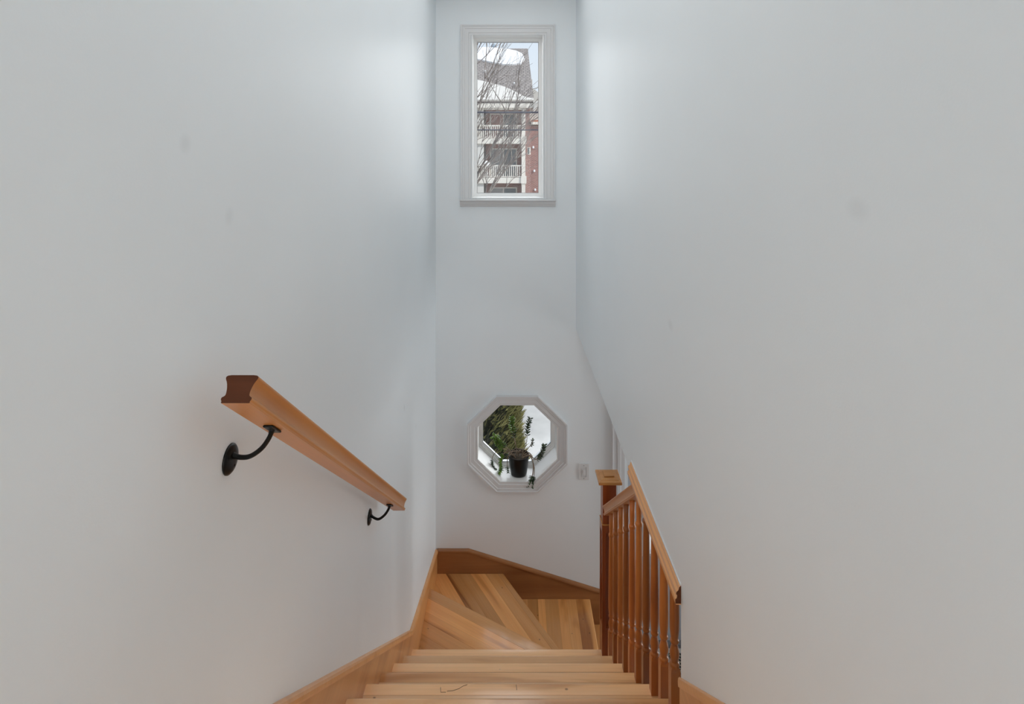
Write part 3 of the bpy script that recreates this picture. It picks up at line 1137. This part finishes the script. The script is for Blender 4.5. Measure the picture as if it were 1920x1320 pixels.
def leaf(bm, p, d, n, L, Wd):
    """a thick oval leaf: twelve triangles"""
    d = d.normalized()
    s = d.cross(n).normalized()
    n = s.cross(d).normalized()
    pts = [p, p + d * L * .35 + s * Wd * .5, p + d * L * .75 + s * Wd * .42, p + d * L, p + d * L * .75 - s * Wd * .42, p + d * L * .35 - s * Wd * .5]
    v = [bm.verts.new(q) for q in pts]
    t = bm.verts.new(p + d * L * .55 + n * Wd * .22)
    u = bm.verts.new(p + d * L * .55 - n * Wd * .16)
    for k in range(6):
        bm.faces.new((v[k], v[(k + 1) % 6], t))
        bm.faces.new((v[(k + 1) % 6], v[k], u))


def sprig(pts, leaf_from, spacing, L, Wd, mat, rad=.0028, seedn=0, extra=0.0):
    rnd = random.Random(seedn)
    P = spline([(PX + a, PY + c, PZ + e) for a, c, e in pts], 6)
    b = bmesh.new()
    n = len(P)
    tube(b, P, [rad * (1.15 - .6 * i / n) for i in range(n)], 6)
    st = obj('stem', b, M['stem'], plant, smooth=True)
    b = bmesh.new()
    acc = 0.0
    tot = sum((P[i + 1] - P[i]).length for i in range(n - 1))
    dist = 0.0
    turn = 0
    for i in range(n - 1):
        seg = P[i + 1] - P[i]
        ln = seg.length
        t = 0.0
        while acc <= ln - t:
            t += acc
            if dist + t > leaf_from * tot:
                p = P[i] + seg * (t / ln)
                dd = seg.normalized()
                a = turn * 1.57 + rnd.uniform(-.4, .4)
                ref = Vector((0, 1, 0)) if abs(dd.y) < .9 else Vector((1, 0, 0))
                u = dd.cross(ref).normalized(); v = dd.cross(u)
                for sgn in (1, -1):
                    o_ = (u * math.cos(a) + v * math.sin(a)) * sgn
                    o_.y *= .35 if p.y > YF + .12 else 1.0
                    leaf(b, p, (o_ * 1.0 + dd * .55), dd + Vector((0, -.2, .3)), L * rnd.uniform(.75, 1.15), Wd * 1.4 * rnd.uniform(.8, 1.1))
                turn += 1
            acc = spacing * .52 * rnd.uniform(.8, 1.25)
        acc -= (ln - t)
        dist += ln
    for v in b.verts:                      # leaves stay inside the pane
        if v.co.y > YF + .178:
            v.co.y = YF + .178 - (v.co.y - YF - .178) * .15
    o = obj('leaves', b, mat, st)
    o['kind'] = 'stuff'
    return st


# offsets from the pot's base centre: x right, y away, z up
sprig([(-.010, .0, .12), (-.022, .03, .20), (-.040, .05, .27), (-.052, .055, .33), (-.045, .05, .375)], .58, .013, .030, .013, M['leaf'], .0026, 1)
sprig([(.005, .0, .12), (-.015, .02, .17), (-.032, .04, .23), (-.030, .05, .30)], .62, .018, .022, .010, M['leaf_dark'], .0024, 2)
sprig([(.015, .01, .12), (.050, .03, .18), (.062, .045, .24), (.066, .05, .30), (.085, .05, .375)], .52, .016, .026, .013, M['leaf_dark'], .0022, 3)
sprig([(-.020, -.01, .12), (-.075, .02, .165), (-.120, .03, .20), (-.155, .03, .235), (-.185, .03, .255)], .45, .010, .030, .013, M['leaf'], .0032, 4)
sprig([(-.020, -.02, .12), (-.080, .00, .165), (-.125, .0, .185), (-.160, .0, .23), (-.150, .0, .265)], .50, .010, .028, .013, M['leaf'], .0030, 41)
sprig([(-.025, -.01, .12), (-.070, .0, .155), (-.110, -.02, .15), (-.130, -.03, .10), (-.125, -.03, .045), (-.140, -.03, .02)], .40, .009, .024, .012, M['leaf'], .0032, 5)
sprig([(-.03, .01, .12), (-.10, .02, .165), (-.155, .01, .155), (-.190, .0, .11), (-.185, -.01, .06), (-.165, -.02, .035)], .72, .009, .020, .010, M['leaf_dark'], .0024, 6)
sprig([(.020, -.01, .12), (.070, .0, .150), (.105, -.02, .120), (.135, -.02, .115), (.165, -.02, .155), (.180, -.02, .215)], .52, .010, .026, .012, M['leaf_dark'], .0036, 7)
sprig([(.020, -.02, .12), (.075, -.03, .150), (.100, -.06, .11), (.098, -.082, .05), (.080, -.092, .0), (.060, -.094, -.035)], .72, .010, .024, .012, M['leaf_dark'], .0040, 8)
sprig([(.025, -.02, .12), (.080, -.04, .145), (.108, -.07, .08), (.102, -.088, .02), (.092, -.095, -.030)], .75, .009, .024, .012, M['leaf_dark'], .0036, 9)
sprig([(-.02, -.02, .122), (-.055, -.02, .15), (-.078, -.03, .13), (-.082, -.03, .07), (-.075, -.03, .025)], .75, .012, .020, .010, M['leaf_dark'], .0036, 10)
sprig([(.02, .0, .122), (.07, .02, .175), (.098, .02, .20), (.100, .02, .235)], .6, .014, .018, .009, M['leaf_dark'], .0028, 12)
for k in range(7):                         # bare woody stems crossing over the soil
    rnd = random.Random(60 + k)
    a0, a1 = rnd.uniform(0, 6.28), rnd.uniform(0, 6.28)
    p0 = (PX + .055 * math.cos(a0), PY + .045 * math.sin(a0), PZ + .125)
    p1 = (PX + rnd.uniform(-.03, .03), PY + rnd.uniform(-.03, .03), PZ + rnd.uniform(.15, .20))
    p2 = (PX + .085 * math.cos(a1), PY + .045 * math.sin(a1), PZ + rnd.uniform(.14, .17))
    b = bmesh.new()
    tube(b, spline([p0, p1, p2], 6), .0019, 6)
    obj('stem', b, M['stem'], plant, smooth=True)

# ------------------------------------------------------------------ outside: ground, cedar, bare tree, cables
GZ = ZC - 4.1
b = bmesh.new()
nx_, ny_ = 40, 40
vs = [[b.verts.new((-40 + 90 * i / nx_, YF + TH + .05 + (90 * (j / ny_) ** 2), GZ + .10 * math.sin(i * 1.9 + j) + random.uniform(-.05, .05))) for i in range(nx_ + 1)] for j in range(ny_ + 1)]
for j in range(ny_):
    for i in range(nx_):
        b.faces.new((vs[j][i], vs[j][i + 1], vs[j + 1][i + 1], vs[j + 1][i]))
gr = obj('ground', b, M['snow'], smooth=True)
struct(gr, 'snow-covered yard and street outside the windows')


def cedar(x, y, h, r, seedn, label):
    rnd = random.Random(seedn)
    root = empty('cedar_tree', (x, y, GZ), label, 'tree')
    b = bmesh.new()
    tube(b, [(x, y, GZ), (x, y, GZ + h * .9)], [.09, .02], 8)
    obj('trunk', b, M['bark'], root)
    b = bmesh.new()
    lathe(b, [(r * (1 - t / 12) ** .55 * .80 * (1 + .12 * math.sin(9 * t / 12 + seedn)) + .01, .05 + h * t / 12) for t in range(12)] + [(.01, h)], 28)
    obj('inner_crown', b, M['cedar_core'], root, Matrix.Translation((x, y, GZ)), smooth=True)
    for nm, mat, cnt, side in (('inner_foliage', M['cedar_dark'], 15000, 0), ('sunlit_foliage', M['cedar_sunlit'], 6000, 1)):
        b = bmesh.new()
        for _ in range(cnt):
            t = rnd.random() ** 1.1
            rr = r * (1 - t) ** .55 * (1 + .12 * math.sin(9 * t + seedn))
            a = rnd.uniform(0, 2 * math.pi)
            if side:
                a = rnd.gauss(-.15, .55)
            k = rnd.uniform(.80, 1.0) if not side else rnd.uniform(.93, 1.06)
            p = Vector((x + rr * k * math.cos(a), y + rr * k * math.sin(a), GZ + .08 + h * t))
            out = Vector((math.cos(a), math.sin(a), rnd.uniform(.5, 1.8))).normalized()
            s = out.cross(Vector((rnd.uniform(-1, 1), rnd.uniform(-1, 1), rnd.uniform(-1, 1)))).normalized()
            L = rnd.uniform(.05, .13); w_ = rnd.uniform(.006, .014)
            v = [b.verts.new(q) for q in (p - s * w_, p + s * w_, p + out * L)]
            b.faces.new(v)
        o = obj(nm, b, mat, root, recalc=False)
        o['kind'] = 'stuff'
    return root


cedar(-.66, 6.6, 3.15, .98, 3, 'dark evergreen cedar with a sunlit yellow-green side right outside the octagonal window')

# bare tree in the street
rt = random.Random(5)
bt = empty('bare_tree', (-1.75, 16.0, GZ), 'leafless tree whose thin branches cross the upper window view', 'tree')
b = bmesh.new()
tube(b, [(-1.75, 16, GZ - .05), (-1.72, 16, GZ + 1.4), (-1.62, 16, ZC - 1.6)], [.20, .16, .12], 10)
obj('trunk', b, M['bark'], bt, smooth=True)


def branch(bm, p, d, L, r, depth):
    n = 6
    pts = [p]
    q, dd = p.copy(), d.copy()
    kids = []
    for i in range(n):
        dd = (dd + Vector((rt.gauss(0, .07), rt.gauss(0, .07), rt.gauss(.015, .06)))).normalized()
        q = q + dd * (L / n)
        pts.append(q.copy())
        if depth < 3 and i > 0:
            for _ in range(2 if depth < 2 else 1):
                if rt.random() < .50:
                    sd = (dd + Vector((rt.gauss(.10, .33), rt.gauss(0, .3), rt.gauss(.05, .30)))).normalized()
                    kids.append((q.copy(), sd, L * rt.uniform(.35, .6), r * .55, depth + 1))
    tube(bm, pts, [max(.0035, r * (1 - .75 * i / n)) for i in range(n + 1)], 4 if depth > 1 else 5)
    for k in kids:
        branch(bm, *k)


starts = [(-1.66, -2.4, .50, 3.4), (-1.64, -2.0, .62, 3.2), (-1.62, -1.6, .55, 3.9), (-1.70, -1.9, .30, 4.2), (-1.66, -1.7, .42, 4.4),
          (-1.64, -2.6, .80, 3.0), (-1.66, -2.2, .38, 3.8), (-1.6, -1.6, .22, 4.2), (-1.64, -1.8, .70, 3.3), (-1.66, -2.9, .66, 3.3)]
for (x, dz, lean, L) in starts:
    b = bmesh.new()
    branch(b, Vector((x, 16 + rt.uniform(-.1, .1), ZC + dz)), Vector((lean, rt.uniform(-.15, .15), 1)).normalized(), L, .032, 0)
    o = obj('branch', b, M['bark'], bt)

for i, (hh, r_, lab) in enumerate(((-1.06, .022, 'upper dark overhead cable crossing the view in the tall window'), (-.62, .015, 'lower thin overhead cable crossing the view in the tall window'))):
    b = bmesh.new()
    tube(b, [(-12 + 24 * k / 16, 14.0, H(hh) + .004 * (k - 8) ** 2 - .004) for k in range(17)], r_, 6)
    tag(obj('overhead_cable', b, M['cable']), lab, 'cable', 'overhead cables')

# ------------------------------------------------------------------ apartment building across the street
S = 1050.0


def bx(px, D):
    return (px - 955) * D / S


def bz(py, D):
    return ZC - (py - 290) * D / S


apt = empty('apartment_building', (0, 42, GZ), 'red brick apartment block with white balconies and snowy roof outside the tall window', 'building')
DF, DW, DR = 40.0, 41.4, 39.9


def part(name, mat, x0, x1, y0, y1, z0, z1, parent=apt):
    b = bmesh.new()
    box(b, x0, x1, y0, y1, z0, z1)
    return obj(name, b, mat, parent)


ez = bz(203, DF)
part('brick_wall', M['brick'], -9, 1.06, DW, DW + .4, GZ - .3, ez + .3)
part('side_wall', M['brick'], 1.06, 1.46, DF + .2, DW + .4, GZ - .3, ez + .3)
part('brick_wing', M['brick'], bx(986.5, DF), 9, DF + .25, DF + .6, GZ - .3, bz(236, DF))
part('siding_wall', M['cream2'], bx(986.5, DF), 9, DF + .9, DF + 1.2, bz(236, DF) - .1, bz(196, DF))
part('siding_bay', M['cream2'], -9, bx(907, DF), DF + .1, DF + .5, GZ - .3, ez)
lg = part('ledge', M['cream'], bx(996, DF), 9, DF - .05, DF + .9, bz(233.5, DF), bz(228.5, DF))
part('ledge_tile', M['tile_red'], bx(996, DF), 9, DF, DF + .9, bz(228.5, DF), bz(225, DF))
wf = part('window', M['cream'], bx(986.5, DF), bx(995.5, DF), DF + .82, DF + .90, bz(236, DF), bz(213, DF))
for k in range(3):
    part('pane', M['bglass'], bx(987.5 + 2.5 * k, DF), bx(989.3 + 2.5 * k, DF), DF + .79, DF + .82, bz(235, DF), bz(214.5, DF), wf)
# columns
for (x0, x1) in ((978, 985), (838, 845)):
    col = part('column', M['cream'], bx(x0, DF), bx(x1, DF), DF - .15, DF + .15, GZ - .3, ez + .02)
    for yy in (259, 333):
        part('capital', M['cream'], bx(x0 - 1.2, DF), bx(x1 + 2, DF), DF - .22, DF + .2, bz(yy + 11, DF), bz(yy - 3, DF), col)
# balconies
for (xa, xb, yr, yd, yu) in ((906, 977, 234.5, 259, 269.5), (903, 977, 309.5, 333, 343.5)):
    deck = part('balcony', M['cream'], bx(838, DF), bx(xb + 1, DF), DF - .1, DW, bz(yu, DF), bz(yd, DF))
    part('top_rail', M['cream'], bx(845, DF), bx(xb + 1, DF), DF - .06, DF + .04, bz(yr + 2.2, DF), bz(yr, DF), deck)
    part('bottom_rail', M['cream'], bx(845, DF), bx(xb + 1, DF), DF - .05, DF + .03, bz(yd - 1.0, DF), bz(yd - 2.4, DF), deck)
    x = 846.0
    b = bmesh.new()
    while x < xb:
        box(b, bx(x, DF), bx(x, DF) + .055, DF - .04, DF + .015, bz(yd - 1, DF), bz(yr + 1, DF))
        x += 3.75
    o = obj('railing_spindles', b, M['cream'], deck)
    o['kind'] = 'stuff'
# patio doors: cream frame, glass leaves
for (yt, yb2) in ((213, 259), (278, 333), (351, 400)):
    fr = part('patio_door', M['cream'], bx(918.5, DW), bx(969.5, DW), DW - .10, DW - .02, bz(yb2, DW), bz(yt, DW))
    for (a, c, mt_) in ((921, 943.0, M['brick'] if yt == 213 else M['curtain']), (945.0, 967, M['bglass'])):
        part('pane', mt_, bx(a, DW), bx(c, DW), DW - .13, DW - .10, bz(yb2, DW), bz(yt + 2.2, DW), fr)
part('downpipe', M['curtain'], bx(907.5, DW), bx(911, DW), DW - .25, DW - .02, GZ, ez)
# left balcony clutter covered with snow
for (x0, x1, y0_, y1_) in ((905, 919, 301, 313), (900, 916, 318, 334)):
    b = bmesh.new()
    lathe(b, [((x1 - x0) / 2 / 26.25, 0), ((x1 - x0) / 2.1 / 26.25, (y1_ - y0_) / 40), ((x1 - x0) / 4 / 26.25, (y1_ - y0_) / 27), (.05, (y1_ - y0_) / 26.25)], 10)
    obj('snow_heap', b, M['roofsnow'], apt, Matrix.Translation((bx((x0 + x1) / 2, 40.3), 40.4, bz(y1_, 40.4))), smooth=True)
# lanterns and meter box on the brick wing
for (px, py) in ((1000, 276), (1002, 320.5), (1003.5, 356)):
    b = bmesh.new()
    lathe(b, [(.02, -.09), (.07, -.06), (.07, .05), (.02, .09)], 8)
    obj('wall_lamp', b, M['roofsnow'], apt, Matrix.Translation((bx(px, DF), DF + .18, bz(py, DF))))
mb = part('wing_window', M['cream'], bx(989, DF), bx(995, DF), DF + .18, DF + .25, bz(290, DF), bz(276, DF))
part('pane', M['bglass'], bx(989.8, DF), bx(992.6, DF), DF + .15, DF + .18, bz(289, DF), bz(277, DF), mb)
# eave: fascia, soffit and crown
ev = part('eave', M['cream'], -9, bx(1002, DF - .4), DF - .4, DW + .2, bz(202, DF - .4), bz(193, DF - .4))
part('frieze', M['cream'], -9, bx(986, DF), DF - .12, DF + .12, bz(206, DF), bz(201, DF), ev)
b = bmesh.new()
cr = [(0, 0), (.10, 0), (.22, .18), (.24, .38), (.32, .52), (.32, .60), (0, .60)]
prism(b, [(bx(1000, DF - .5) + a, DF - .55, bz(206, DF - .5) + c) for a, c in cr], (0, .5, 0))
obj('crown', b, M['cream2'], ev)
# main roof plane in its own frame so that the shingle courses lie along it
Dr = 47.0
pe0 = Vector((-10, DF - .45, bz(193, DF - .45))); pe1 = Vector((bx(1001.5, DF - .45), DF - .45, bz(193, DF - .45)))
pr1 = Vector((bx(989.5, Dr), Dr, bz(93, Dr))); pr0 = Vector((-10, Dr, bz(93, Dr)))
rx_ = Vector((1, 0, 0)); ry_ = (pr0 - pe0).normalized(); rz_ = rx_.cross(ry_)
RM = Matrix(((rx_.x, ry_.x, rz_.x, pe0.x), (rx_.y, ry_.y, rz_.y, pe0.y), (rx_.z, ry_.z, rz_.z, pe0.z), (0, 0, 0, 1)))
RI = RM.inverted()
b = bmesh.new()
prism(b, [RI @ p for p in (pe0, pe1, pr1, pr0)], (0, 0, .10))
roof = obj('roof', b, M['shingle'], apt, RM)


def on_roof(px, py):
    """where the sight line through (px, py) meets the roof plane, in roof coordinates"""
    dirv = Vector(((px - 955) / S, 1, -(py - 290) / S))
    o0 = Vector((0, 0, ZC))
    nrm = rz_
    t = (pe0 - o0).dot(nrm) / dirv.dot(nrm)
    return RI @ (o0 + dirv * t)


def snow_patch(pts, mat=M['roofsnow']):
    loc = [on_roof(*p) for p in pts]
    b = bmesh.new()
    prism(b, [(p.x, p.y, .10) for p in loc], (0, 0, .14))
    return obj('snow_patch', b, mat, roof, RM)


snow_patch([(780, 94.5), (922, 93.2), (950, 96), (968, 100), (978, 104.5), (982, 110), (983.5, 115.5), (980, 119), (977, 123.5), (960, 125), (942, 125), (925, 121.5), (905, 117), (895, 115.5), (780, 112)])
snow_patch([(780, 140), (897, 155), (915, 159), (930, 163), (945, 167.5), (958, 173), (970, 179), (981, 185.5), (992, 189), (1000, 189.5), (1001, 192.5), (780, 192.5)], M['eavesnow'])
for (px, py) in ((909.5, 138), (965, 161)):
    p = on_roof(px, py)
    b = bmesh.new()
    box(b, -.07, .07, -.09, .09, .10, .26)
    obj('roof_vent', b, M['roofsnow'], roof, RM @ Matrix.Translation((p.x, p.y, 0)))
b = bmesh.new()
lathe(b, [(.16, 0), (.16, .2), (.26, .24), (.24, .42), (.10, .48)], 10)
obj('chimney_cap', b, M['vent'], apt, Matrix.Translation((bx(926, Dr), Dr, bz(93.5, Dr))))
# roof end and gable behind at the right
b = bmesh.new()
prism(b, [(bx(996, 44), 44, bz(200, 44)), (bx(996, 44), 44, bz(165, 44)), (bx(1003, 44), 44, bz(168, 44)), (bx(1024, 44), 44, bz(185, 44)), (bx(1070, 44), 44, bz(215, 44)), (bx(1070, 44), 44, bz(240, 44)), (bx(996, 44), 44, bz(240, 44))], (0, 2, 0))
obj('rear_gable', b, M['cream2'], apt)
b = bmesh.new()
box(b, bx(996.5, 44), bx(998, 44), 43.9, 44.1, bz(168, 44), bz(149, 44))
obj('roof_finial', b, M['cream2'], apt)
# back of the roof so that the sky side is closed
b = bmesh.new()
prism(b, [(-10, Dr, GZ), (pr1.x, Dr, GZ), (pr1.x, Dr, pr1.z - .02), (-10, Dr, pr1.z - .02)], (0, .3, 0))
obj('rear_wall', b, M['brick'], apt)
